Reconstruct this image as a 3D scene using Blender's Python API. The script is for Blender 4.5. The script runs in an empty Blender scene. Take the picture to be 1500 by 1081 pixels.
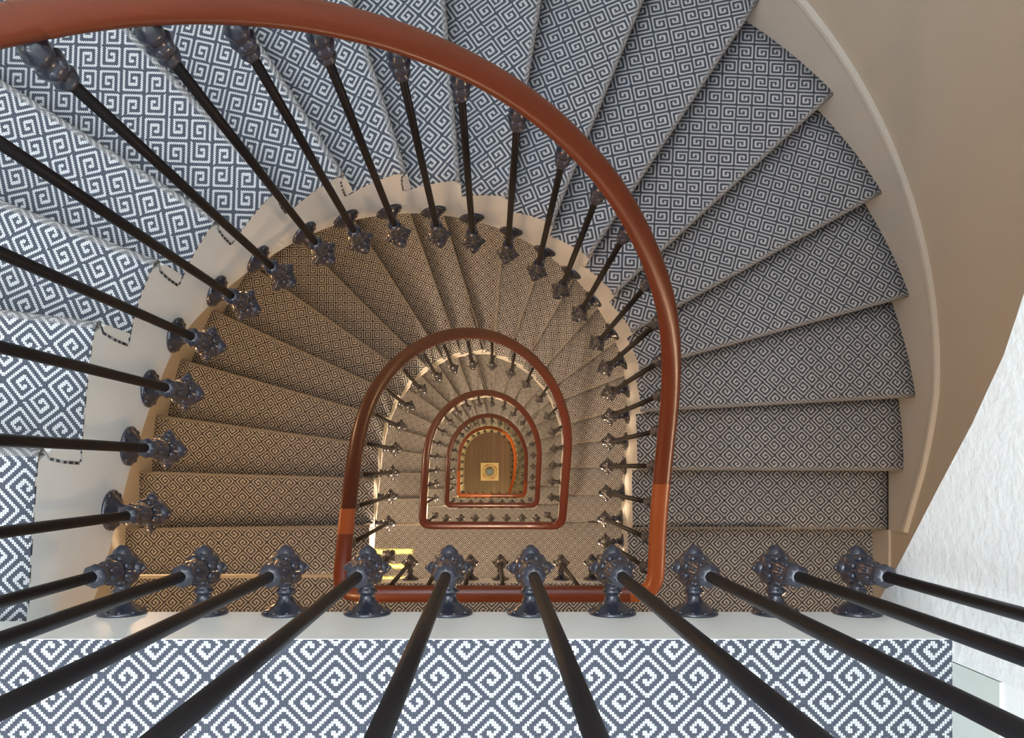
import bpy, bmesh, math, random
from mathutils import Vector
random.seed(7)
PI = math.pi
S = bpy.context.scene
COL = S.collection

# ------------------------------------------------------------------ camera, sky, main lights, exposure
ZC = 20.2                       # camera height above the ground floor
cam_d = bpy.data.cameras.new('camera')
cam = bpy.data.objects.new('camera', cam_d); COL.objects.link(cam)
cam.location = (0, 0, ZC); cam.rotation_euler = (0, 0, 0)
cam_d.sensor_fit = 'HORIZONTAL'; cam_d.sensor_width = 36.0; cam_d.lens = 36.0 * 1200 / 1500
cam_d.shift_x = 30 / 1500; cam_d.shift_y = 144.5 / 1500
cam_d.clip_start = 0.02; cam_d.clip_end = 100
S.camera = cam
S.view_settings.view_transform = 'Standard'; S.view_settings.look = 'None'
S.view_settings.exposure = 0.0; S.view_settings.gamma = 1.0; S.view_settings.use_curve_mapping = False
w = bpy.data.worlds.new('sky'); S.world = w; w.use_nodes = True
w.node_tree.nodes['Background'].inputs[0].default_value = (0.62, 0.80, 1.0, 1)
w.node_tree.nodes['Background'].inputs[1].default_value = 1.0
S.cycles.max_bounces = 8; S.cycles.diffuse_bounces = 5; S.cycles.glossy_bounces = 3
S.cycles.use_denoising = True
S.cycles.sample_clamp_indirect = 6.0

def area_light(name, loc, sx, sy, power, colour, rot=(0, 0, 0), spread=PI):
    d = bpy.data.lights.new(name, 'AREA'); d.shape = 'RECTANGLE'; d.size = sx; d.size_y = sy
    d.energy = power; d.color = colour; d.spread = spread
    o = bpy.data.objects.new(name, d); o.location = loc; o.rotation_euler = rot; COL.objects.link(o)
    return o
# daylight through the roof light and the window beside the top landing
ROOF = ZC + 1.7; YFRONT = -1.62
area_light('roof_daylight', (-0.75, 0.1, ROOF - 0.05), 1.9, 2.8, 136, (0.80, 0.88, 1.0))
area_light('window_daylight', (-1.90, -0.9, ZC + 0.3), 1.1, 1.4, 8, (0.80, 0.91, 1.0), rot=(0, math.radians(-90), 0))
area_light('end_fill_light', (-0.2, 1.95, ZC + 0.75), 1.8, 1.2, 32, (0.84, 0.93, 1.0), rot=(math.radians(-78), 0, 0))  # added fill for the top landing's edge board, no window there
area_light('front_fill_light', (-0.7, YFRONT, ZC + 0.55), 1.8, 1.2, 50, (0.82, 0.89, 1.0), rot=(math.radians(72), 0, 0))  # added fill for the curved string board, no window behind it
# unseen lamps added under each landing for warm light
WARM = (1.0, 0.70, 0.45); WARM_TOP = (1.0, 0.58, 0.28)
ADDED_LAMPS = [(1.376, 40), (4.256, 200), (8.106, 180), (11.956, 160), (15.806, 140)]

# ------------------------------------------------------------------ helpers
def mesh_obj(name, verts, faces, mat=None, parent=None, smooth=False, uvs=None):
    me = bpy.data.meshes.new(name); me.from_pydata([tuple(v) for v in verts], [], faces)
    if uvs is not None:
        uvl = me.uv_layers.new(name='UVMap')
        for li, l in enumerate(me.loops): uvl.data[li].uv = uvs[l.vertex_index]
    if smooth:
        for p in me.polygons: p.use_smooth = True
    me.update()
    o = bpy.data.objects.new(name, me); COL.objects.link(o)
    if mat: me.materials.append(mat)
    if parent: o.parent = parent
    return o
def fix_normals(o):
    bm = bmesh.new(); bm.from_mesh(o.data); bmesh.ops.recalc_face_normals(bm, faces=bm.faces); bm.to_mesh(o.data); bm.free()
def empty(name, loc, label, cat, group=None, rz=0):
    o = bpy.data.objects.new(name, None); COL.objects.link(o); o.location = loc; o.rotation_euler = (0, 0, rz)
    o.empty_display_size = 0.05
    tag(o, label, cat, group); return o
def tag(o, label, cat, group=None):
    o['label'] = label; o['category'] = cat
    if group: o['group'] = group
def struct(o): o['kind'] = 'structure'; return o
class MB:
    def __init__(s): s.v = []; s.f = []
    def lathe(s, prof, axis='z', org=(0, 0, 0), n=20, sq=0.0, lobes=0):
        b = len(s.v)
        for (r, t) in prof:
            for i in range(n):
                a = 2 * PI * i / n; rr = r * (1 + (sq * math.cos(lobes * a) if lobes else 0))
                c, d = rr * math.cos(a), rr * math.sin(a)
                p = (c, d, t) if axis == 'z' else (c, t, d)
                s.v.append((p[0] + org[0], p[1] + org[1], p[2] + org[2]))
        m = len(prof)
        for j in range(m - 1):
            for i in range(n):
                k = (i + 1) % n
                s.f.append((b + j * n + i, b + j * n + k, b + (j + 1) * n + k, b + (j + 1) * n + i))
        s.f.append(tuple(b + i for i in range(n))); s.f.append(tuple(b + (m - 1) * n + i for i in range(n)))
    def ball(s, c, r, sx=1, sy=1, sz=1, n=10, m=6):
        b = len(s.v)
        for j in range(1, m):
            th = PI * j / m
            for i in range(n):
                a = 2 * PI * i / n
                s.v.append((c[0] + sx * r * math.sin(th) * math.cos(a), c[1] + sy * r * math.sin(th) * math.sin(a), c[2] + sz * r * math.cos(th)))
        t = len(s.v); s.v.append((c[0], c[1], c[2] + sz * r)); s.v.append((c[0], c[1], c[2] - sz * r))
        for j in range(m - 2):
            for i in range(n):
                k = (i + 1) % n; s.f.append((b + j * n + i, b + j * n + k, b + (j + 1) * n + k, b + (j + 1) * n + i))
        for i in range(n):
            k = (i + 1) % n; s.f.append((t, b + k, b + i)); s.f.append((t + 1, b + (m - 2) * n + i, b + (m - 2) * n + k))
    def box(s, x0, x1, y0, y1, z0, z1):
        b = len(s.v)
        s.v += [(x0, y0, z0), (x1, y0, z0), (x1, y1, z0), (x0, y1, z0), (x0, y0, z1), (x1, y0, z1), (x1, y1, z1), (x0, y1, z1)]
        s.f += [tuple(b + i for i in q) for q in ((0, 3, 2, 1), (4, 5, 6, 7), (0, 1, 5, 4), (1, 2, 6, 5), (2, 3, 7, 6), (3, 0, 4, 7))]
    def build(s, name, mat, parent=None, smooth=True):
        o = mesh_obj(name, s.v, s.f, mat, parent, smooth); fix_normals(o); return o

# ------------------------------------------------------------------ materials
def new_mat(name):
    m = bpy.data.materials.new(name); m.use_nodes = True
    nt = m.node_tree; return m, nt, nt.nodes['Principled BSDF']
class N:      # tiny expression builder for math nodes
    def __init__(s, nt, sock): s.nt = nt; s.k = sock
    def op(s, o, b=None, c=None):
        n = s.nt.nodes.new('ShaderNodeMath'); n.operation = o; s.nt.links.new(s.k, n.inputs[0])
        for i, q in ((1, b), (2, c)):
            if q is None: continue
            if isinstance(q, N): s.nt.links.new(q.k, n.inputs[i])
            else: n.inputs[i].default_value = q
        return N(s.nt, n.outputs[0])
    def __add__(s, b): return s.op('ADD', b)
    def __sub__(s, b): return s.op('SUBTRACT', b)
    def __mul__(s, b): return s.op('MULTIPLY', b)
    def __truediv__(s, b): return s.op('DIVIDE', b)
    def abs(s): return s.op('ABSOLUTE')
    def floor(s): return s.op('FLOOR')
    def frac(s): return s.op('FRACT')
    def max(s, b): return s.op('MAXIMUM', b)
    def lt(s, b): return s.op('LESS_THAN', b)
    def gt(s, b): return s.op('GREATER_THAN', b)
    def mod(s, b): return s.op('FLOORED_MODULO', b)
def mixc(nt, fac, a, b):
    n = nt.nodes.new('ShaderNodeMix'); n.data_type = 'RGBA'
    if isinstance(fac, N): nt.links.new(fac.k, n.inputs[0])
    elif isinstance(fac, float): n.inputs[0].default_value = fac
    else: nt.links.new(fac, n.inputs[0])
    for i, c in ((6, a), (7, b)):
        if isinstance(c, tuple): n.inputs[i].default_value = (*c, 1)
        else: nt.links.new(c, n.inputs[i])
    return n.outputs[2]
def bump(nt, bsdf, height, dist, strength=1.0):
    b = nt.nodes.new('ShaderNodeBump'); b.inputs['Distance'].default_value = dist; b.inputs['Strength'].default_value = strength
    nt.links.new(height, b.inputs['Height']); nt.links.new(b.outputs[0], bsdf.inputs['Normal'])
def noise(nt, scale, detail=3, coord='Object', rough=0.5, sc=None):
    tc = nt.nodes.new('ShaderNodeTexCoord'); n = nt.nodes.new('ShaderNodeTexNoise')
    n.inputs['Scale'].default_value = scale; n.inputs['Detail'].default_value = detail; n.inputs['Roughness'].default_value = rough
    src = tc.outputs[coord]
    if sc:
        mp = nt.nodes.new('ShaderNodeMapping'); mp.inputs['Scale'].default_value = sc; nt.links.new(src, mp.inputs[0]); src = mp.outputs[0]
    nt.links.new(src, n.inputs['Vector']); return n.outputs['Fac']

def carpet_mat(worn=0.0):
    m, nt, b = new_mat('worn_carpet_edge' if worn else 'greek_key_carpet')
    uv = nt.nodes.new('ShaderNodeUVMap'); sep = nt.nodes.new('ShaderNodeSeparateXYZ'); nt.links.new(uv.outputs[0], sep.inputs[0])
    X0 = N(nt, sep.outputs[0]); Y0 = N(nt, sep.outputs[1])
    PER = 0.0872; st = PER / 22
    X = ((X0 / st).floor() + 0.5) * st; Y = ((Y0 / st).floor() + 0.5) * st
    k = 1 / PER
    a = (X + Y) * k; c = (Y - X) * k            # lattice turned by 45 degrees, cell size 1
    ia = a.floor(); ic = c.floor()
    u = (a - ia) * 2.0 - 1.0; v = (c - ic) * 2.0 - 1.0
    fu = ((ia + ic).mod(2.0)) * 2.0 - 1.0
    fv = ((ia + (ic * 2.0)).mod(3.0).gt(0.5)) * 2.0 - 1.0
    u = u * fu; v = v * fv
    p = 0.44; d = -p / 4; cc = 0.80 - 1.25 * p
    us = u * 0.9; vs = v + d
    up = vs.gt(0.0)
    m1 = us.abs().max(vs)
    m2 = (us - p / 2).abs().max(vs.abs()) + p / 2
    mm = (m1 * up) + (m2 * (up * -1.0 + 1.0))
    ring = (((mm - cc) / p + 0.5).frac() - 0.5).abs().lt(0.212)
    inside = u.abs().max(v.abs()).lt(0.93)
    core = mm.gt(0.10)
    light = ring * inside * core
    # the ribs of the yarn
    rib = ((X0 / st).frac() - 0.5).abs(); rib2 = ((Y0 / st).frac() - 0.5).abs()
    yarn = (rib * rib2 * -2.0 + 1.12) - rib * 0.42
    nz = noise(nt, 9, 4, 'UV'); nf = noise(nt, 420, 2, 'UV')
    lc = mixc(nt, nf, (0.36, 0.375, 0.385), (0.70, 0.71, 0.70))
    dc = mixc(nt, nf, (0.050, 0.055, 0.070), (0.100, 0.112, 0.138))
    col = mixc(nt, light, dc, lc)
    if worn: col = mixc(nt, worn, col, (0.28, 0.27, 0.26))
    mul = nt.nodes.new('ShaderNodeMix'); mul.data_type = 'RGBA'; mul.blend_type = 'MULTIPLY'; mul.inputs[0].default_value = 1.0
    comb = nt.nodes.new('ShaderNodeCombineXYZ')
    sh = yarn * (N(nt, nz) * 0.24 + 0.90)
    for i in range(3): nt.links.new(sh.k, comb.inputs[i])
    nt.links.new(col, mul.inputs[6]); nt.links.new(comb.outputs[0], mul.inputs[7])
    nt.links.new(mul.outputs[2], b.inputs['Base Color'])
    b.inputs['Roughness'].default_value = 0.95; b.inputs['Specular IOR Level'].default_value = 0.15
    h = yarn + light * 0.5
    bump(nt, b, h.k, 0.0015, 0.6)
    return m
def paint(name, c, rough=0.45, bscale=35, bdist=0.0006, var=0.06, detail=3):
    m, nt, b = new_mat(name)
    nz = noise(nt, 2.3, 4)
    nt.links.new(mixc(nt, nz, tuple(x * (1 - var) for x in c), tuple(min(1, x * (1 + var)) for x in c)), b.inputs['Base Color'])
    b.inputs['Roughness'].default_value = rough
    bump(nt, b, noise(nt, bscale, detail), bdist, 0.8)
    return m
def wood(name, c1, c2, rough=0.3, grain=(6, 6, 1), scale=30, coat=0.3):
    m, nt, b = new_mat(name)
    nz = noise(nt, scale, 6, 'UV', 0.6, grain); n2 = noise(nt, 3, 2)
    f = N(nt, nz) * 0.75 + N(nt, n2) * 0.3
    nt.links.new(mixc(nt, f, c1, c2), b.inputs['Base Color'])
    b.inputs['Roughness'].default_value = rough; b.inputs['Coat Weight'].default_value = coat; b.inputs['Coat Roughness'].default_value = 0.15
    bump(nt, b, nz, 0.0004, 0.5)
    return m
def iron(name, c, rough, bs=60, bd=0.0005, spec=0.7, coat=0.6):
    m, nt, b = new_mat(name)
    nt.links.new(mixc(nt, noise(nt, 25, 3), c, tuple(x * 1.8 for x in c)), b.inputs['Base Color'])
    b.inputs['Roughness'].default_value = rough; b.inputs['Specular IOR Level'].default_value = spec
    b.inputs['Coat Weight'].default_value = coat; b.inputs['Coat Roughness'].default_value = 0.12
    bump(nt, b, noise(nt, bs, 3), bd, 0.7)
    return m
M_CARPET = carpet_mat(); M_NOSE = carpet_mat(0.55)
M_WHITE = paint('cream_gloss_paint', (0.86, 0.87, 0.84), 0.4, 12, 0.0006)
M_SKIRT = paint('skirting_paint', (0.52, 0.50, 0.45), 0.4, 20, 0.0004)
M_WALL = paint('wall_plaster', (0.46, 0.42, 0.35), 0.8, 30, 0.0008)
M_ROUGH = paint('rough_white_plaster', (0.80, 0.81, 0.79), 0.85, 55, 0.004, 0.02, 5)
M_SOFFIT = paint('soffit_paint', (0.70, 0.66, 0.58), 0.7)
M_STEPWOOD = wood('step_wood', (0.20, 0.10, 0.05), (0.32, 0.18, 0.09))
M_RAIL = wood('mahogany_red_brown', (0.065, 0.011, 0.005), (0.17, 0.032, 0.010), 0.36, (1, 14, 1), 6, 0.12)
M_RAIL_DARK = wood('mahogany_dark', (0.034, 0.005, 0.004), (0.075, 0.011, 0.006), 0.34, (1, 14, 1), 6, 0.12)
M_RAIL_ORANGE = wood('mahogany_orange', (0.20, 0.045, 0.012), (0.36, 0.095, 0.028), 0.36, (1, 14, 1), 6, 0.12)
M_IRON = iron('black_cast_iron', (0.015, 0.017, 0.027), 0.30)
M_ROD = iron('brown_black_iron', (0.005, 0.004, 0.0045), 0.42, 15, 0.0002, 0.22, 0.0)

# ------------------------------------------------------------------ plan geometry (metres; well centre under the camera)
def P(px, py, h): return ((px - 720) * h / 1200, (685 - py) * h / 1200)      # survey reading at depth h below the eye
OA, OB, YB = 1.98, 2.10, -1.70        # outer wall: straight sides, half-ellipse end, back of landings
def ray_outer(p, d):
    best = None
    px, py = p; dx, dy = d
    A = (dx / OA) ** 2 + (dy / OB) ** 2; B = 2 * (px * dx / OA ** 2 + py * dy / OB ** 2); C = (px / OA) ** 2 + (py / OB) ** 2 - 1
    t = (-B + math.sqrt(B * B - 4 * A * C)) / (2 * A)
    q = (px + t * dx, py + t * dy)
    if q[1] >= 0: return q
    t = ((OA if dx > 0 else -OA) - px) / dx
    return (px + t * dx, py + t * dy)
def outer_param(q):      # ordered clockwise in the picture: left side up, round the end, right side down
    x, y = q
    if y < 0 and x < 0: return y
    if y < 0: return 10 - y
    return (PI - math.atan2(y / OB, x / OA)) / PI * 10
def outer_pt(t):
    if t < 0: return (-OA, t)
    if t > 10: return (OA, 10 - t)
    a = PI * (1 - t / 10); return (OA * math.cos(a), OB * math.sin(a))
def crom(pts, u):        # Catmull-Rom through pts, u in [0, n-1]
    n = len(pts); i = min(max(int(math.floor(u)), 0), n - 2); f = u - i
    p0 = pts[max(i - 1, 0)]; p1 = pts[i]; p2 = pts[i + 1]; p3 = pts[min(i + 2, n - 1)]
    return tuple(0.5 * ((2 * p1[j]) + (-p0[j] + p2[j]) * f + (2 * p0[j] - 5 * p1[j] + 4 * p2[j] - p3[j]) * f * f + (-p0[j] + 3 * p1[j] - 3 * p2[j] + p3[j]) * f ** 3) for j in (0, 1))
# --- flight 1 (top flight): risers 0..17
R1 = 0.16; H1 = 1.376
def h1(k): return H1 + R1 * k
IN1 = [(-0.872, -0.289), (-0.851, 0.036), (-0.820, 0.304), (-0.761, 0.473), (-0.677, 0.615), (-0.566, 0.742), (-0.422, 0.841), (-0.26, 0.905),
       (-0.102, 0.934), (0.061, 0.932), (0.223, 0.888), (0.376, 0.807), (0.497, 0.698), (0.596, 0.572), (0.657, 0.433), (0.692, 0.257), (0.702, -0.012), (0.707, -0.306)]
FAR1 = [None, (0, 655), (0, 452), (0, 292), (0, 115), (159, 11), (348, 11), (533, 55), (652, 0), (792, 7), (896, 115), (1112, 0), (1222, 137), (1297, 280), (1327, 435), (1332, 582), (1315, 690), (1298, 776)]
OUT1 = [(-OA, -0.289)]
for k in range(1, 18):
    q = P(*FAR1[k], h1(k)); p = IN1[k]
    OUT1.append(ray_outer(p, (q[0] - p[0], q[1] - p[1])))
# --- flights 2..4: 22 risers
R2 = 0.175
EA, EB, EC = 0.662, 0.752, 0.12
def ray_inner(q, d):     # from far point q back to the well curve (d points inwards)
    px, py = q[0], q[1] - EC; dx, dy = d
    A = (dx / EA) ** 2 + (dy / EB) ** 2; B = 2 * (px * dx / EA ** 2 + py * dy / EB ** 2); C = (px / EA) ** 2 + (py / EB) ** 2 - 1
    D = B * B - 4 * A * C
    if D > 0:
        t = (-B - math.sqrt(D)) / (2 * A); r = (px + t * dx, py + t * dy + EC)
        if r[1] >= EC: return r
    X = EA if q[0] > 0 else -EA
    t = (X - q[0]) / dx
    return (X, q[1] + t * dy)
L2 = [((165, 848), (545, 846)), ((182, 774), (483, 770)), ((204, 690), (500, 699)), ((227, 607), (500, 644)), ((386, 560), (500, 592)), ((460, 521.5), (535, 556)),
      ((460, 452), (560, 521.5)), ((533, 444), (588, 499)), ((596, 442), (621, 481)), ((647, 440), (656.5, 466.5)), ((689, 440), (697, 466)), ((731, 440), (729, 466)),
      ((773.7, 440), (757.4, 487)), ((822.6, 440), (786, 503)), ((873.5, 454), (808, 527.6)), ((902, 501), (824.6, 557)), ((920, 548), (832.8, 582.6)), ((896, 603), (836.8, 620)),
      ((894, 643.7), (834.8, 651.8)), ((891, 684.6), (835.4, 685.5)), ((891, 725.3), (835, 725.3)), ((891, 768), (835, 768))]
IN2, OUT2 = [], []
for k, (a, b) in enumerate(L2):
    h = 4.256 + R2 * k
    qa, qb = P(*a, h), P(*b, h)
    d = (qb[0] - qa[0], qb[1] - qa[1])
    IN2.append(ray_inner(qa, d)); OUT2.append(ray_outer(IN2[-1], (-d[0], -d[1])))
# --- flight 5 (lowest): 25 risers, well closing in towards the foot
IN5C = [(-0.66, -0.57), (-0.665, -0.2), (-0.665, 0.15), (-0.63, 0.42), (-0.52, 0.63), (-0.36, 0.775), (-0.16, 0.855), (0.05, 0.87), (0.25, 0.81), (0.41, 0.69), (0.51, 0.53), (0.57, 0.32), (0.585, 0.08), (0.575, -0.15), (0.545, -0.36), (0.49, -0.52)]
IN5, OUT5 = [], []
for k in range(25):
    f = k / 24.0
    IN5.append(crom(IN5C, f * (len(IN5C) - 1)))
    OUT5.append(outer_pt(-0.6 + f * 11.2))
YE = -0.60                       # well edge of landings 2..5
YE1 = -0.289                     # well edge of the top landing

def zz(h): return ZC - h
def in_at(IN, u):
    return crom(IN, min(max(u, 0), len(IN) - 1))
def out_at(OUT, u):
    u = min(max(u, 0), len(OUT) - 1); i = min(int(u), len(OUT) - 2); f = u - i
    return outer_pt(outer_param(OUT[i]) * (1 - f) + outer_param(OUT[i + 1]) * f)

# ------------------------------------------------------------------ the flights
ORD = ['topmost', 'second', 'third', 'fourth', 'lowest']
def build_flight(idx, IN, OUT, h0, r, fd, first, label, wall_to_floor=False):
    """riser k (k = first..) drops from h0 + r*(k-first) ; IN/OUT[k] are the nosing ends"""
    n = len(IN); root = empty('stair_flight', (0, 0, zz(h0 + r * n)), label, 'staircase')
    Z0 = root.location.z
    def hz(k): return zz(h0 + r * k) - Z0          # level above riser k
    NT = 14
    # steps: step k lies between riser k and riser k+1, at level below riser k
    for k in range(n - 1):
        rows = []; zl = hz(k + 1)
        pi, po = IN[k + 1], OUT[k + 1]
        L = math.hypot(po[0] - pi[0], po[1] - pi[1]); ux, uy = (po[0] - pi[0]) / L, (po[1] - pi[1]) / L
        mid = ((IN[k][0] + OUT[k][0]) / 2, (IN[k][1] + OUT[k][1]) / 2); m2 = ((pi[0] + po[0]) / 2, (pi[1] + po[1]) / 2)
        nx, ny = -uy, ux
        if (m2[0] - mid[0]) * nx + (m2[1] - mid[1]) * ny < 0: nx, ny = -nx, -ny
        if k > 0: nx0, ny0 = NPREV
        else: nx0, ny0 = nx, ny
        NPREV = (nx, ny)
        ru, rv = random.random(), random.random()
        prof = [(('s', s), 0.0, 0.0) for s in (0.0, 0.14, 0.28, 0.42, 0.56, 0.7, 0.85, 1.0)]
        prof += [(('n', -0.016), 0, 0.0), (('n', -0.006), 0, -0.002), (('n', 0.0), 0, -0.010), (('n', 0.001), 0, -0.020), (('n', -0.007), 0, -0.032), (('n', -0.016), 0, -0.042), (('n', -0.022), 0, -r * 0.6), (('n', -0.024), 0, -r + 0.001)]
        def surf(dz, carpet):
            vs, uvs = [], []
            for (kind, val0), _, dzz in prof:
                for j in range(NT + 1):
                    t = j / NT; val = val0
                    if not carpet: t = 0.03 + 0.94 * t
                    if kind == 's':
                        sp_ = (math.dist(IN[k], pi) * (1 - t) + math.dist(OUT[k], po) * t); val *= 1 - (0.019 if carpet else 0.038) / sp_
                        a, b = in_at(IN, k + val), out_at(OUT, k + val)
                        x, y = a[0] + (b[0] - a[0]) * t, a[1] + (b[1] - a[1]) * t
                        if val == 0.0: w_ = 0.024 if k > 0 else 0.0; x -= nx0 * w_; y -= ny0 * w_
                        off = 0.0
                    else:
                        x, y = pi[0] + (po[0] - pi[0]) * t, pi[1] + (po[1] - pi[1]) * t
                        if not carpet: val -= 0.017
                        x += nx * val; y += ny * val
                    z = zl + dzz + dz
                    wob = 0.0
                    vs.append((x, y, z))
                    rx, ry = x - pi[0], y - pi[1]
                    uvs.append((rx * ux + ry * uy + ru * 0.2, rx * nx + ry * ny - dzz + rv * 0.2))
            fs = []
            for i in range(len(prof) - 1):
                for j in range(NT):
                    q = (i * (NT + 1) + j, i * (NT + 1) + j + 1, (i + 1) * (NT + 1) + j + 1, (i + 1) * (NT + 1) + j)
                    fs.append(q)
            v0, v1, v3 = Vector(vs[fs[0][0]]), Vector(vs[fs[0][1]]), Vector(vs[fs[0][3]])
            if (v1 - v0).cross(v3 - v0).z < 0: fs = [f[::-1] for f in fs]
            return vs, fs, uvs
        vs, fs, uvs = surf(-0.010, False)
        st = mesh_obj('step', vs, fs, M_STEPWOOD, root, True, uvs)
        md = st.modifiers.new('thick', 'SOLIDIFY'); md.thickness = 0.015; md.offset = -1
        vs, fs, uvs = surf(0.0, True)
        cp = mesh_obj('carpet', vs, fs, M_CARPET, st, True, uvs)
        md = cp.modifiers.new('thick', 'SOLIDIFY'); md.thickness = 0.006; md.offset = -1
        cp.data.materials.append(M_NOSE)
        for pi_, pl in enumerate(cp.data.polygons):
            if 8 * NT <= pi_ < 12 * NT: pl.material_index = 1
    # string board: sawtooth top under the carpet ends, smooth lower edge
    vs, fs = [], []; T = 0.035; SUB = 8
    def low(u):
        h = h0 + r * (u + 1) + fd
        return h
    hend = h0 + r * n
    for k in range(n - 1):
        prev = None
        for j in range(SUB + 1):
            eps = 0.03 / math.dist(IN[k], IN[k + 1])
            u = k + (j / (SUB - 1) * (1 - eps) if j < SUB else 1)
            p = in_at(IN, u); q = in_at(IN, u + 0.02) if u < n - 1.03 else p; q0 = in_at(IN, u - 0.02) if u > 0.03 else p
            tx, ty = q[0] - q0[0], q[1] - q0[1]; l = math.hypot(tx, ty) or 1
            ox, oy = -ty / l, tx / l                     # to the left of travel = away from the well (travel is clockwise)
            zt = hz(k + 1) - (0.0005 if j < SUB else 0.05); zb = zz(ZC) - Z0 if wall_to_floor else zz(min(low(u), hend + fd + 0.02)) - Z0
            b = len(vs)
            vs += [(p[0], p[1], zt), (p[0], p[1], zb), (p[0] + ox * T, p[1] + oy * T, zt), (p[0] + ox * T, p[1] + oy * T, zb)]
            if j: fs += [(b - 4, b - 3, b + 1, b), (b - 2, b + 2, b + 3, b - 1), (b - 4, b, b + 2, b - 2), (b - 3, b - 1, b + 3, b + 1)]
            if j in (0, SUB): fs.append((b, b + 1, b + 3, b + 2))
    o = mesh_obj('string_board', vs, fs, M_WHITE, root); fix_normals(o)
    # skirting along the outer wall
    vs, fs = [], []; T2 = 0.014
    NS = (n - 1) * 5
    for j in range(NS + 1):
        u = (n - 1) * j / NS
        b = out_at(OUT, u); a = in_at(IN, u); s = 1 + T2 / math.hypot(*b)
        ztop = zz(h0 + r * u) - Z0 + 0.17; zb = zz(h0 + r * (u + 1)) - Z0 - 0.12
        e = len(vs)
        vs += [(b[0], b[1], zb), (b[0], b[1], ztop - 0.018), (b[0] * (1 - 0.004), b[1] * (1 - 0.004), ztop - 0.014), (b[0] * (1 - 0.003), b[1] * (1 - 0.003), ztop), (b[0] * s, b[1] * s, ztop + 0.004)]
        if j: fs += [(e - 5 + i, e + i, e + 1 + i, e - 4 + i) for i in range(4)]
    o = mesh_obj('skirting', vs, fs, M_SKIRT, root, False)
    # soffit under the flight
    vs, fs = [], []
    for j in range(NS + 1):
        u = (n - 1) * j / NS
        a = in_at(IN, u); b = out_at(OUT, u); z = zz(min(low(u), ZC - 0.01)) - Z0 + 0.01
        e = len(vs); vs += [(a[0] * 1.02, a[1] * 1.02, z), (b[0] * 1.01, b[1] * 1.01, z - 0.0)]
        if j: fs.append((e - 2, e, e + 1, e - 1))
    mesh_obj('soffit', vs, fs, M_SOFFIT, root, True)
    return root

build_flight(0, IN1, OUT1, H1, R1, 0.26, 0, 'topmost curving flight with bright grey and white key-pattern carpet and wide cream string')
build_flight(1, IN2, OUT2, 4.256, R2, 0.10, 1, 'second curving stair flight down, brown-toned carpeted steps seen inside the topmost white string')
build_flight(2, IN2, OUT2, 8.106, R2, 0.10, 1, 'third stair flight down the well, seen inside the dark red second handrail loop')
build_flight(3, IN2, OUT2, 11.956, R2, 0.10, 1, 'fourth stair flight down the well, seen as small dim steps inside the third handrail loop')
build_flight(4, IN5, OUT5, 15.806, (ZC - 15.806) / 25, 0.15, 1, 'lowest stair flight with yellow-cream inner wall curling round the dark wood ground floor', True)

# ------------------------------------------------------------------ landings
def poly_prism(name, pts, z0, z1, mat, parent, uv=False):
    n = len(pts)
    vs = [(x, y, z0) for x, y in pts] + [(x, y, z1) for x, y in pts]
    fs = [tuple(range(n))[::-1], tuple(range(n, 2 * n))] + [(i, (i + 1) % n, n + (i + 1) % n, n + i) for i in range(n)]
    uvs = [(v[0], v[1] + (v[2])) for v in vs]
    o = mesh_obj(name, vs, fs, mat, parent, False, uvs); fix_normals(o); return o
def landing(h, pts, edge, fd, label):
    root = empty('landing', (0, 0, zz(h) - 0.22), label, 'landing'); b = 0.22
    poly_prism('slab', pts, b - fd + 0.03, b - 0.008, M_SOFFIT, root)
    poly_prism('carpet', pts, b - 0.0075, b, M_CARPET, root)
    for sx in ((-1, 1) if h > 2 else (-1,)):
        a_, c_ = sorted((sx * OA, sx * (OA + 0.013))); y1 = (pts[3][1] + 0.30) if (sx > 0) else (min(pts[0][1], YE1) - 0.02)
        sk_ = MB(); sk_.box(a_, c_, YB, y1, b - 0.01, b + 0.17); sk_.build('skirting', M_SKIRT, root, False)
    # cream fascia board along the well edge
    vs, fs = [], []; T = 0.03
    for i, (p, o) in enumerate(edge):
        e = len(vs); q = (p[0] + o[0] * T, p[1] + o[1] * T)
        p2 = (p[0] - o[0] * 0.001, p[1] - o[1] * 0.001)
        vs += [(*p2, b - 0.001), (*p2, b - fd), (*q, b - fd), (*q, b - 0.001)]
        if i: fs += [(e - 4 + j, e + j, e + (j + 1) % 4, e - 4 + (j + 1) % 4) for j in range(4)]
        if i in (0, len(edge) - 1): fs.append((e, e + 1, e + 2, e + 3))
    o = mesh_obj('fascia_board', vs, fs, M_WHITE, root); fix_normals(o)
    return root
XP = 0.774
landing(H1, [(-OA, YE1), (-OA, YB), (XP, YB), (XP, YE1)], [((-OA, YE1), (0, -1)), ((XP, YE1), (0, -1))], 0.26,
        'top landing along the bottom, blue-grey and white key-pattern carpet, cream edge')
LB = [(4.256, IN1[-1], OUT1[-1], 'brown-toned carpeted landing directly below the top landing, behind the orange handrail'),
      (8.106, IN2[-1], OUT2[-1], 'third landing down, tan carpet with three yellow strips of light'),
      (11.956, IN2[-1], OUT2[-1], 'fourth landing down, narrow tan strip inside the third handrail loop'),
      (15.806, IN2[-1], OUT2[-1], 'fifth landing down, thin pale strip beside the innermost orange handrail')]
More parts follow.
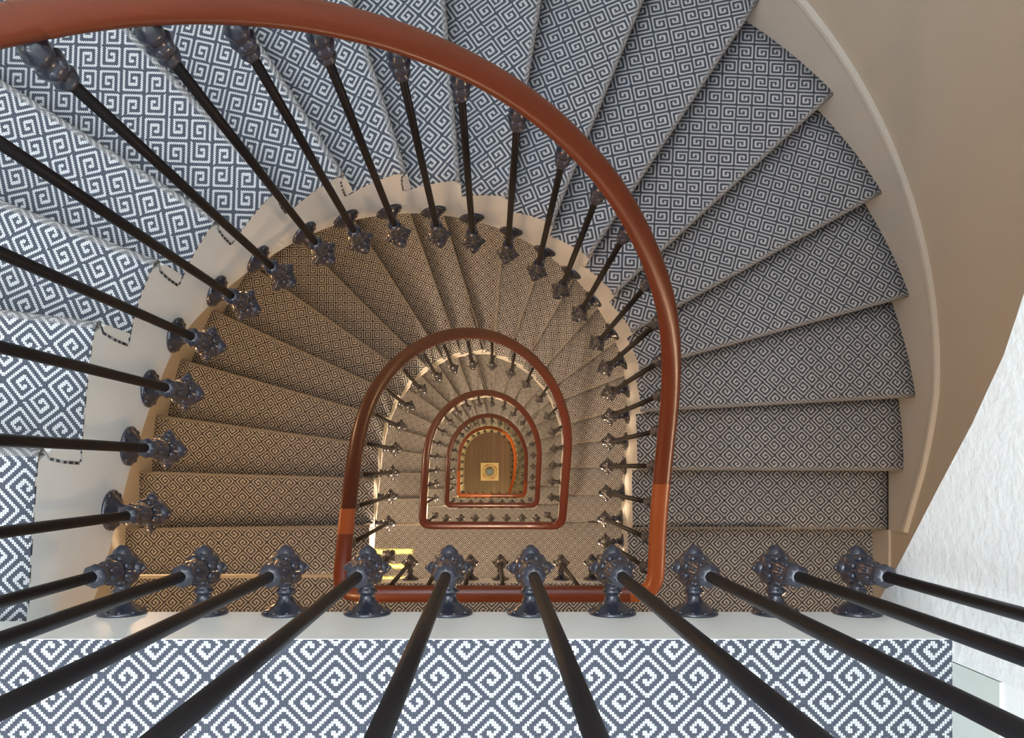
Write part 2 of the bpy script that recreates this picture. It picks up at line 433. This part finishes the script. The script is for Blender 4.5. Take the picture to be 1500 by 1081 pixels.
for h, pin, pout, lab in LB:
    s = (IN5 if h > 15 else IN2)[0]; so = (OUT5 if h > 15 else OUT2)[0]
    XR = pin[0]; XL = s[0]
    pts = [(so[0], so[1]), (-OA, YB), (OA, YB), (OA, pout[1] + 0.02), (XR, pin[1] + 0.02), (XR, YE + 0.03), (XR - 0.03, YE), (XL + 0.03, YE), (XL, min(s[1], YE + 0.03))]
    edge = [((XR, pin[1]), (1, 0)), ((XR, YE + 0.03), (1, 0)), ((XR - 0.03, YE), (0, -1)), ((XL + 0.03, YE), (0, -1)), ((XL, YE + 0.03), (-1, 0))]
    landing(h, pts, edge, 0.16, lab)

# ------------------------------------------------------------------ rail line and baluster spots
def resample(pts, step):
    out = [pts[0]]; acc = 0
    for a, b in zip(pts, pts[1:]):
        L = math.dist(a[:2], b[:2])
        if L < 1e-9: continue
        t = step - acc
        while t <= L:
            f = t / L; out.append(tuple(a[i] + (b[i] - a[i]) * f for i in range(len(a)))); t += step
        acc = (acc + L) % step if False else L - (t - step)
    return out
def elbow_curve(IN, off, ymin, h_of):
    pts = []; n = len(IN)
    for j in range((n - 1) * 10 + 1):
        u = j / 10; p = in_at(IN, u); a = in_at(IN, max(u - 0.05, 0)); b = in_at(IN, min(u + 0.05, n - 1))
        tx, ty = b[0] - a[0], b[1] - a[1]; l = math.hypot(tx, ty)
        q = (p[0] + ty / l * off, p[1] - tx / l * off)
        if q[1] >= ymin: pts.append((q[0], q[1], h_of(u), u))
    return pts
NECK = 0.09; RO = 0.082
def he1(u): return min(H1 + R1 * (u + 1) + 0.215, 4.256 + 0.19)
def make_he(h0, r, n): return lambda u: min(h0 + r * (u + 1) + 0.07, h0 + r * n + 0.13)
HE = [he1, make_he(4.256, R2, 22), make_he(8.106, R2, 22), make_he(11.956, R2, 22), make_he(15.806, (ZC - 15.806) / 25, 25)]
INS = [IN1, IN2, IN2, IN2, IN5]
LH = [H1, 4.256, 8.106, 11.956, 15.806]
def landing_rail_h(i): return (H1 + 0.237 - 1.20) if i == 0 else LH[i] - 0.985
rail = []                                  # (x, y, h of underside)
rail += [(XP - 0.005, YE1 + RO, landing_rail_h(0)), (-0.80, YE1 + RO, landing_rail_h(0))]
for i in range(5):
    ye = YE1 + RO if i == 0 else YE + 0.10
    dr = 1.17 if i == 0 else 1.20
    f = HE[i]
    rr = R1 if i == 0 else (R2 if i < 4 else (ZC - 15.806) / 25); nn = len(INS[i]) - 1
    c = elbow_curve(INS[i], 0.0, -9, lambda u: 0)
    seg = []
    for x, y, _, u in c:
        f = u / nn
        p = in_at(INS[i], u); a = in_at(INS[i], max(u - 0.05, 0)); b = in_at(INS[i], min(u + 0.05, nn)); l = math.dist(a, b)
        nx, ny = (b[1] - a[1]) / l, -(b[0] - a[0]) / l
        off = 0.075 * (1 - f) + 0.070 * f if i == 0 else 0.062
        above = 0.955 * (1 - f) + 0.88 * f if i == 0 else 1.07 * (1 - f) + 0.93 * f + 0.10 * math.sin(PI * f)
        x, y = p[0] + nx * off, p[1] + ny * off
        if y >= ye: seg.append((x, y, LH[i] + rr * u - above))
    rail += seg
    if i < 4:
        hl = landing_rail_h(i + 1); xr = INS[i][-1][0] - 0.06; xl = INS[i + 1][0][0] + 0.045
        y0 = seg[-1][1]
        if y0 > YE + RO + 0.06: rail += [(xr, YE + 0.15, hl)]
        rail += [(xr, YE + 0.10, hl), (xl, YE + 0.10, hl)]
    else:
        rail += [(seg[-1][0] - 0.01, -0.62, ZC - 0.95)]
rail = resample(rail, 0.02)
def smooth_line(pts, wxy, wh):
    n = len(pts); out = []
    for i in range(n):
        r = []
        for w_, dims in ((wxy, (0, 1)), (wh, (2,))):
            k = min(w_, i, n - 1 - i)
            sl = pts[i - k:i + k + 1]
            ws = [1 - abs(j - k) / (k + 1) for j in range(len(sl))]; sw = sum(ws)
            r += [sum(p[d] * q for p, q in zip(sl, ws)) / sw for d in dims]
        out.append(tuple(r))
    return out
railS = smooth_line(rail, 6, 16)
def rail_h(x, y, hint):
    best = None
    for p in railS:
        if abs(p[2] - hint) > 0.8: continue
        d = (p[0] - x) ** 2 + (p[1] - y) ** 2
        if best is None or d < best[0]: best = (d, p[2])
    return best[1]
def sweep(name, pts, mat, parent, prof, u0=0.0):
    n = len(pts); m = len(prof); vs, fs, uvs = [], [], []
    s = u0
    for i, p in enumerate(pts):
        a = pts[max(i - 1, 0)]; b = pts[min(i + 1, n - 1)]
        tx, ty = b[0] - a[0], b[1] - a[1]; l = math.hypot(tx, ty) or 1
        nx, ny = ty / l, -tx / l
        if i: s += math.dist(p, pts[i - 1])
        for j, (w_, z) in enumerate(prof):
            vs.append((p[0] + nx * w_, p[1] + ny * w_, zz(p[2]) + z)); uvs.append((s, j * 0.02))
    for i in range(n - 1):
        for j in range(m):
            k = (j + 1) % m
            fs.append((i * m + j, i * m + k, (i + 1) * m + k, (i + 1) * m + j))
    o = mesh_obj(name, vs, fs, mat, parent, True, uvs); fix_normals(o); return o
W = 0.034
PROF = [(-0.018, 0.0), (0.018, 0.0), (0.022, 0.008), (0.031, 0.014), (W, 0.024), (0.032, 0.034), (0.026, 0.043), (0.014, 0.049), (0.0, 0.051),
        (-0.014, 0.049), (-0.026, 0.043), (-0.032, 0.034), (-W, 0.024), (-0.031, 0.014), (-0.022, 0.008)]
rroot = empty('handrail', (0, 0, 0), 'long mahogany handrail coiling down the whole stairwell in shrinking loops', 'handrail')
# find cut places (joints) along the rail: nearest rail sample to a plan position at a hinted height
def cut(x, y, hint):
    return min(range(len(railS)), key=lambda i: (railS[i][0] - x) ** 2 + (railS[i][1] - y) ** 2 + 4 * (railS[i][2] - hint) ** 2)
def cut_px(px, py, h): x, y = P(px, py, h); return cut(x, y, h)
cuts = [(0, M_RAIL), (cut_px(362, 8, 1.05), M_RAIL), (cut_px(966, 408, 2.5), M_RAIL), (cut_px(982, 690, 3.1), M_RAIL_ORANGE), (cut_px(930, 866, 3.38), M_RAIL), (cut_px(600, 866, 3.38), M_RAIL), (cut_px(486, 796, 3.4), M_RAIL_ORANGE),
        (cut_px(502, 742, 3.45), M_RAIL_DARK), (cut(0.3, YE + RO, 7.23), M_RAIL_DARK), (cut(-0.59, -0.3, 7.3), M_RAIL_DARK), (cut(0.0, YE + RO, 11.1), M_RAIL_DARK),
        (cut(-0.59, -0.4, 11.2), M_RAIL_DARK), (cut(0.56, 0.1, 14.6), M_RAIL), (cut(0.0, YE + RO, 14.9), M_RAIL_ORANGE), (cut(-0.58, -0.3, 15.2), M_RAIL), (cut(0.0, 0.8, 17.0), M_RAIL_ORANGE)]  # lowest section is orange for lamp light, put into its wood colour
mats = {1: M_RAIL}
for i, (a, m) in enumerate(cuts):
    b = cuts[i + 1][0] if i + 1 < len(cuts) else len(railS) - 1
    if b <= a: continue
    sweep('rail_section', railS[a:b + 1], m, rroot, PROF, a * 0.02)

# ------------------------------------------------------------------ baluster prototype parts
def proto():
    d = {}
    f = MB()      # flange and neck, axis along local y, from the string face (y = -NECK) to the knuckle
    y0 = -NECK
    f.lathe([(0.046, y0), (0.047, y0 + 0.004), (0.043, y0 + 0.009), (0.034, y0 + 0.012), (0.031, y0 + 0.017), (0.024, y0 + 0.020), (0.017, y0 + 0.028), (0.0145, y0 + 0.036), (0.0145, y0 + 0.040),
             (0.019, y0 + 0.043), (0.020, y0 + 0.048), (0.0155, y0 + 0.052), (0.0155, y0 + 0.056), (0.0185, y0 + 0.060), (0.0165, y0 + 0.066), (0.018, -0.005)], 'y', n=20)
    for i in range(10):
        a = 2 * PI * i / 10; f.ball((0.040 * math.cos(a), y0 + 0.008, 0.040 * math.sin(a)), 0.0065, 1, 0.7, 1, 6, 4)
    d['flange'] = f
    k = MB()      # knuckle: round leafy casting with a collar that takes the rod
    k.lathe([(0.004, -0.075), (0.010, -0.072), (0.013, -0.064), (0.009, -0.056), (0.016, -0.050), (0.022, -0.042), (0.019, -0.034), (0.028, -0.026), (0.034, -0.012), (0.0355, 0.0), (0.034, 0.012), (0.029, 0.024),
             (0.021, 0.036), (0.025, 0.046), (0.024, 0.060), (0.019, 0.076), (0.0165, 0.090), (0.0165, 0.100), (0.0205, 0.104), (0.0215, 0.111), (0.0205, 0.118), (0.0145, 0.121), (0.012, 0.124)], 'z', n=32, sq=0.05, lobes=8)
    k.lathe([(0.022, 0.010), (0.024, 0.022), (0.019, 0.030), (0.017, 0.036), (0.011, 0.042), (0.004, 0.047)], 'y', n=16)
    for s in (-1, 1):
        k.ball((s * 0.030, 0.002, 0.0), 0.014, 1, 1, 1.2, 12, 8); k.ball((s * 0.0425, 0.002, 0.0), 0.0055, 1, 1, 1, 8, 5)
    for i in range(8):
        a = 2 * PI * (i + 0.5) / 8; c_, s_ = math.cos(a), math.sin(a)
        k.ball((0.0245 * c_, 0.0245 * s_, 0.022), 0.0085, 1, 1, 1.9, 10, 6)
        k.ball((0.0165 * c_, 0.0165 * s_, 0.064), 0.0070, 1, 1, 2.6, 10, 6)
    d['knuckle'] = k
    r = MB(); r.lathe([(0.0103, 0.0), (0.0103, 0.5), (0.0092, 1.0)], 'z', n=16)
    d['rod'] = r
    t = MB()      # cast collar under the handrail, origin at the rail
    t.lathe([(0.013, 0.004), (0.016, -0.010), (0.021, -0.016), (0.022, -0.026), (0.018, -0.034), (0.014, -0.040), (0.020, -0.048), (0.0235, -0.058), (0.021, -0.070), (0.015, -0.078),
             (0.014, -0.088), (0.019, -0.093), (0.0195, -0.100), (0.015, -0.106), (0.0105, -0.108)], 'z', n=20, sq=0.05, lobes=6)
    for i in range(6):
        a = 2 * PI * i / 6; t.ball((0.0165 * math.cos(a), 0.0165 * math.sin(a), -0.057), 0.0085, 1, 1, 1.4, 8, 5)
    d['collar'] = t
    return d
PR = proto()
first = None
CH = {}
def place_baluster(x, y, h, dx, dy, label, group):
    """(x, y) elbow, (dx, dy) unit vector pointing into the well"""
    global first
    rz = math.atan2(dy, dx) - PI / 2
    top = rail_h(x, y, h - 1.1); z = zz(h); ztop = zz(top) - z + 0.004
    ztop += 0.0
    if first is None:
        root = empty('baluster', (x, y, z), label, 'baluster', group, rz)
        CH['rod'] = PR['rod'].build('rod', M_ROD, root)
        CH['flange'] = PR['flange'].build('flange', M_IRON, root)
        CH['knuckle'] = PR['knuckle'].build('knuckle', M_IRON, root)
        CH['collar'] = PR['collar'].build('top_collar', M_IRON, root)
        first = root; ch = CH
    else:
        root = first.copy(); COL.objects.link(root); root.location = (x, y, z); root.rotation_euler = (0, 0, rz)
        tag(root, label, 'baluster', group)
        ch = {}
        for kk, o in CH.items():
            c = o.copy(); c.parent = root; COL.objects.link(c); ch[kk] = c
    ch['rod'].location = (0, 0, 0.118); ch['rod'].scale = (1, 1, ztop - 0.118)
    ch['collar'].location = (0, 0, ztop)
    return root
def nth(n):
    return ['first', 'second', 'third', 'fourth', 'fifth', 'sixth', 'seventh', 'eighth', 'ninth', 'tenth', 'eleventh', 'twelfth', 'thirteenth', 'fourteenth', 'fifteenth', 'sixteenth',
            'seventeenth', 'eighteenth', 'nineteenth', 'twentieth', 'twenty-first', 'twenty-second', 'twenty-third', 'twenty-fourth', 'twenty-fifth'][n - 1]
# top landing row
g = 'balusters along the edge of the top landing'
for i in range(10):
    x = -0.727 + i * 0.1608
    lab = 'large black iron baluster, %s from the left in the front row' % nth(i + 1)
    if i == 9: lab = 'large black iron baluster at the right end of the front row by the white wall'
    if i == 0: lab = 'large black iron baluster at the left end of the front row'
    place_baluster(x, YE1 + NECK, H1 + 0.237, 0, 1, lab, g)
# flights: each baluster by the bearing of its foot from the centre of the well
def spots(IN, off, dirs):
    n = len(IN); N_ = (n - 1) * 40; res = []
    c = []
    for j in range(N_ + 1):
        u = j / 40; p = in_at(IN, u); a = in_at(IN, max(u - 0.05, 0)); b = in_at(IN, min(u + 0.05, n - 1))
        tx, ty = b[0] - a[0], b[1] - a[1]; l = math.hypot(tx, ty); nx, ny = ty / l, -tx / l
        nk = NECK if IN is IN1 else 0.072; c.append((u, p[0] + nx * off, p[1] + ny * off, p[0] + nx * nk, p[1] + ny * nk, nx, ny))
    for (px, py) in dirs:
        a = math.atan2(685 - py, px - 720)
        best = min(c, key=lambda q: abs((math.atan2(q[2], q[1]) - a + PI) % (2 * PI) - PI))
        res.append(best)
    return res
F1 = [(161, 745), (193, 653), (228, 571), (271, 497), (322, 430), (376, 377), (439, 334), (502, 312), (567, 305), (633, 304), (690, 313), (750, 333), (799, 362), (838, 397), (872, 434),
      (900, 483), (915, 526), (922, 567), (922, 606), (919, 647), (916, 683), (913, 722), (911, 760)]
g = 'balusters of the topmost flight'
for i, (u, _, _, x, y, nx, ny) in enumerate(spots(IN1, 0.0, F1)):
    lab = 'black iron baluster on the topmost flight, %s down from the top landing' % nth(i + 1)
    place_baluster(x, y, he1(u), nx, ny, lab, g)
place_baluster(IN1[-1][0] - NECK, -0.40, 4.256 + 0.16, -1, 0, 'black iron baluster at the very foot of the topmost flight', g)
F2 = [(560.9, 773.5), (565.2, 731.3), (571.7, 693), (573.9, 656), (578.3, 620), (591.3, 588.7), (610.9, 562.6), (637, 543.9), (661.7, 532.2), (690.4, 525.7), (720.4, 530.9), (749.1, 541.7),
      (771.7, 559.1), (792.2, 580), (806.5, 604.8), (811.7, 630), (813, 656), (813, 681.3), (813, 707), (811.7, 730.9)]
ROWS = [[(-0.552, -0.477, 0.7, 0.7), -0.436, -0.274, -0.113, 0.048, 0.212, 0.373, 0.536, (0.60, -0.50, -0.7, 0.7)],
        [(-0.571, -0.484, 0.7, 0.7), -0.455, -0.31, -0.165, -0.007, 0.151, 0.305, 0.45, (0.565, -0.48, -0.7, 0.7)]]
RN = ['second landing', 'third landing', 'fourth landing', 'fifth landing']
FN = ['second flight', 'third flight', 'fourth flight', 'lowest flight']
for L in range(1, 5):
    row = ROWS[0] if L == 1 else ROWS[1]
    hl = LH[L] + 0.13; g = 'balusters along the edge of the %s down' % RN[L - 1]
    for i, q in enumerate(row):
        lab = 'iron baluster edging the %s down, %s from the left in its row' % (RN[L - 1], nth(i + 1))
        if isinstance(q, tuple): x, y, dx, dy = q; l = math.hypot(dx, dy); place_baluster(x, y, hl, dx / l, dy / l, lab, g)
        else: place_baluster(q, YE + NECK, hl, 0, 1, lab, g)
    g = 'balusters of the %s down' % FN[L - 1] if L < 4 else 'balusters of the lowest flight'
    for i, (u, _, _, x, y, nx, ny) in enumerate(spots(INS[L], NECK, F2)):
        lab = 'small iron baluster on the %s, %s down from its upper landing' % (FN[L - 1] + (' down' if L < 4 else ''), nth(i + 1))
        place_baluster(x, y, HE[L](u) , nx, ny, lab, g)

# ------------------------------------------------------------------ walls, floor, roof
TW = 0.014
def wall_strip(name, pts, z0, z1, mat, th=0.15):
    n = len(pts); vs, fs = [], []
    for i, p in enumerate(pts):
        a = pts[max(i - 1, 0)]; b = pts[min(i + 1, n - 1)]; tx, ty = b[0] - a[0], b[1] - a[1]; l = math.hypot(tx, ty)
        ox, oy = -ty / l * th, tx / l * th
        vs += [(p[0], p[1], z0), (p[0], p[1], z1), (p[0] + ox, p[1] + oy, z0), (p[0] + ox, p[1] + oy, z1)]
        e = len(vs) - 4
        if i: fs += [(e - 4, e, e + 1, e - 3), (e - 2, e - 1, e + 3, e + 2), (e - 4, e - 2, e + 2, e), (e - 3, e + 1, e + 3, e - 1)]
        if i in (0, n - 1): fs.append((e, e + 1, e + 3, e + 2))
    o = mesh_obj(name, vs, fs, mat, None); fix_normals(o)
    return struct(o)
X_ = OA + TW
wall_strip('wall_left', [(-X_, YB - 0.02), (-X_, 0)], 0, ROOF, M_WALL)
wall_strip('wall_back', [(X_ * math.cos(PI * (1 - i / 64)), (OB + TW) * math.sin(PI * (1 - i / 64))) for i in range(65)], 0, ROOF, M_WALL)
wall_strip('wall_right', [(X_, 0), (X_, YB - 0.02)], 0, ROOF, M_WALL)
wall_strip('wall_front', [(X_, YB - 0.012), (-X_, YB - 0.012)], 0, ROOF, M_WALL)
# ground floor boards
m, nt, b = new_mat('dark_oak_boards')
tc = nt.nodes.new('ShaderNodeTexCoord'); sp = nt.nodes.new('ShaderNodeSeparateXYZ'); nt.links.new(tc.outputs['Object'], sp.inputs[0])
bx = N(nt, sp.outputs[0]) / 0.11; joint = ((bx.frac() - 0.5).abs()).gt(0.475)
wn = nt.nodes.new('ShaderNodeTexWhiteNoise'); wn.noise_dimensions = '1D'; nt.links.new(bx.floor().k, wn.inputs['W'])
gr = noise(nt, 7, 5, 'Object', 0.6, (6, 0.6, 1))
f = N(nt, wn.outputs[0]) * 0.5 + N(nt, gr) * 0.6
c = mixc(nt, f, (0.080, 0.048, 0.040), (0.20, 0.122, 0.090))
nt.links.new(mixc(nt, joint, c, (0.03, 0.018, 0.012)), b.inputs['Base Color']); b.inputs['Roughness'].default_value = 0.4
M_BOARD = m
fl = MB(); fl.box(-2.3, 2.3, -1.9, 2.4, -0.15, 0.0); struct(fl.build('floor', M_BOARD, None, False))
# roof with an opening for the roof light
rf = MB(); rf.box(-2.3, -1.75, -2, 2.4, ROOF, ROOF + 0.2); rf.box(0.8, 2.3, -2, 2.4, ROOF, ROOF + 0.2); rf.box(-1.75, 0.8, -2, -1.3, ROOF, ROOF + 0.2); rf.box(-1.75, 0.8, 1.5, 2.4, ROOF, ROOF + 0.2)
struct(rf.build('ceiling', M_SOFFIT, None, False))
# near white wall to the right of the top landing, its foot rising like a stair soffit
low_pts = [(-0.325, 1.70), (-0.28, 1.65), (-0.16, 1.535), (-0.029, 1.414), (0.07, 1.32), (0.17, 1.238), (0.255, 1.19), (0.45, 1.09), (0.7, 0.98), (1.0, 0.86), (1.9, 0.5)]
vs, fs = [], []
for i, (y, h) in enumerate(low_pts):
    x = XP
    e = len(vs); vs += [(x, y, zz(h)), (x, y, ROOF), (x + 0.14, y, zz(h)), (x + 0.14, y, ROOF)]
    if i: fs += [(e - 4, e - 3, e + 1, e), (e - 2, e + 2, e + 3, e - 1), (e - 4, e, e + 2, e - 2)]
    if i in (0, len(low_pts) - 1): fs.append((e, e + 1, e + 3, e + 2))
o = mesh_obj('wall_side', vs, fs, M_ROUGH); fix_normals(o); struct(o)
# smooth door casing beside it, with a pale skirting block
M_DOOR = paint('white_gloss_paint', (0.90, 0.90, 0.86), 0.3); M_DSK = paint('pale_green_grey_paint', (0.62, 0.66, 0.60), 0.35)
dr = MB(); dr.box(XP + 0.004, XP + 0.12, YB, YE1 - 0.036, zz(H1) + 0.128, zz(H1) + 2.3)
struct(dr.build('door_1', M_DOOR, None, False))
sk = MB(); sk.box(XP, XP + 0.12, YB, YE1 - 0.038, zz(H1) - 0.2, zz(H1) + 0.128)
struct(sk.build('baseboard_right', M_DSK, None, False))

# unseen lamps added under the landings to warm the lower well
def glow(name, c, s):
    m, nt, b = new_mat(name); b.inputs['Emission Color'].default_value = (*c, 1); b.inputs['Emission Strength'].default_value = s; return m
M_GLOW = glow('added_lamp_glow', (1.0, 0.72, 0.42), 3.0)  # glow of the added, unseen lamps
for i, (h, p) in enumerate(ADDED_LAMPS):
    z = zz(h) - 0.30
    lx = -1.3 if i == 0 else 0.0
    lr = empty('added_ceiling_lamp', (lx, -1.15, z), 'unseen round lamp added for warm light under the %s landing' % ['top', 'second', 'third', 'fourth', 'fifth'][i], 'lamp')
    a = MB(); a.lathe([(0.16, 0.06), (0.17, 0.03), (0.165, 0.012), (0.15, 0.0)], 'z', n=32); a.build('lamp_rim', M_IRON, lr)
    a = MB(); a.lathe([(0.148, 0.004), (0.12, -0.012), (0.06, -0.02), (0.01, -0.022)], 'z', n=32); a.build('diffuser', M_GLOW, lr)
    d = bpy.data.lights.new('added_warm_light', 'POINT'); d.energy = p; d.color = WARM_TOP if i == 0 else ((1.0, 0.68, 0.28) if i == 4 else WARM); d.shadow_soft_size = 0.12
    lo = bpy.data.objects.new('added_warm_light', d); lo.location = (lx, -1.15, z - 0.16); COL.objects.link(lo)
SC = [(-1.86, 0.25), (0.35, 1.96), (-1.40, 1.32)]  # unseen wall lamps, added to warm the lower flights
for L in range(4):
    for j, (x, y) in enumerate(SC):
        h = 3.45 + (0.35, 0.75, 0.5)[j] + (0 if L == 0 else 3.0 + 3.85 * (L - 1) + 0.55)
        l = math.hypot(x, y)
        lr = empty('added_wall_lamp', (x / l * (l - 0.02), y / l * (l - 0.02), zz(h)), 'unseen warm lamp added %s under the %s flight' % (['on the left wall', 'on the far wall', 'in the far left curve'][j], ORD[L]), 'lamp', 'added unseen wall lamps', math.atan2(y, x))
        a = MB(); a.lathe([(0.05, -0.06), (0.055, -0.02), (0.06, 0.05), (0.05, 0.055)], 'z', (-0.07, 0, 0), 20); a.build('shade', M_GLOW, lr)
        a = MB(); a.box(-0.03, 0.0, -0.03, 0.03, -0.08, 0.04); a.build('back_plate', M_IRON, lr, False)
        d = bpy.data.lights.new('added_wall_light', 'POINT'); d.energy = 8 if L == 0 else 18; d.color = WARM_TOP if L == 0 else WARM; d.shadow_soft_size = 0.08
        lo = bpy.data.objects.new('added_wall_light', d); lo.location = (x * (1 - 0.2 / l), y * (1 - 0.2 / l), zz(h)); COL.objects.link(lo)
lr = empty('added_wall_lamp', (OA - 0.01, -0.95, zz(2.75)), 'unseen warm lamp added on the right wall behind the white side wall', 'lamp', None, 0)  # added out of view to warm the lower right
a = MB(); a.lathe([(0.05, -0.06), (0.055, -0.02), (0.06, 0.05), (0.05, 0.055)], 'z', (-0.07, 0, 0), 20); a.build('shade', M_GLOW, lr)
a = MB(); a.box(-0.03, 0.0, -0.03, 0.03, -0.08, 0.04); a.build('back_plate', M_IRON, lr, False)
d = bpy.data.lights.new('added_wall_light', 'POINT'); d.energy = 24; d.color = WARM; d.shadow_soft_size = 0.1
lo = bpy.data.objects.new('added_wall_light', d); lo.location = (OA - 0.2, -0.95, zz(2.75)); COL.objects.link(lo)
# yellow strips on the third landing, cast by added unseen area lights
for k, (y, w_) in enumerate([(-0.83, 0.42), (-0.975, 0.42), (-1.10, 0.36)]):
    area_light('added_strip_light', (-1.21 + 0.21, y, zz(4.256) - 0.30), w_, 0.012, 0.8, (1.0, 0.66, 0.07), spread=math.radians(1.0))

# ------------------------------------------------------------------ pedestal table with glass globe on the ground floor
t = empty('pedestal_table', (-0.045, -0.10, 0), 'square cream stone-topped pedestal with a ring pattern on the ground floor', 'table')
M_STONE = paint('cream_stone', (0.72, 0.62, 0.42), 0.4); M_RED = paint('red_inlay', (0.35, 0.05, 0.03), 0.4); M_BRASS = paint('olive_ring', (0.20, 0.15, 0.05), 0.4)
a = MB(); a.box(-0.22, 0.22, -0.22, 0.22, 0.0, 0.08); a.build('top_slab', M_STONE, t, False)
def ring(r0, r1, a0, a1, z, z1, mat, name):
    vs, fs = [], []; n = max(4, int(48 * (a1 - a0) / (2 * PI)))
    for i in range(n + 1):
        q = a0 + (a1 - a0) * i / n; c_, s_ = math.cos(q), math.sin(q); e = len(vs)
        vs += [(r0 * c_, r0 * s_, z), (r1 * c_, r1 * s_, z), (r1 * c_, r1 * s_, z1), (r0 * c_, r0 * s_, z1)]
        if i: fs += [(e - 4 + j, e + j, e + (j + 1) % 4, e - 4 + (j + 1) % 4) for j in range(4)]
        if i in (0, n): fs.append((e, e + 1, e + 2, e + 3))
    o = mesh_obj(name, vs, fs, mat, t); fix_normals(o)
ring(0.110, 0.128, 0, 2 * PI, 0.08, 0.10, M_BRASS, 'ring_inlay')
ring(0.168, 0.180, 0, 2 * PI, 0.079, 0.084, M_BRASS, 'ring_inlay')
for q in (0.35, 1.75, 3.5, 4.9): ring(0.165, 0.188, q, q + 0.55, 0.079, 0.087, M_RED, 'red_inlay')
m, nt, b = new_mat('blue_glass'); b.inputs['Base Color'].default_value = (0.22, 0.36, 0.66, 1); b.inputs['Roughness'].default_value = 0.05; b.inputs['Coat Weight'].default_value = 1.0
a = MB(); a.ball((0, 0, 0), 0.088, n=32, m=18); gb = a.build('glass_globe', m, None); gb.location = (-0.045, -0.10, 0.165)
tag(gb, 'round blue glass globe standing on the square cream pedestal', 'globe')
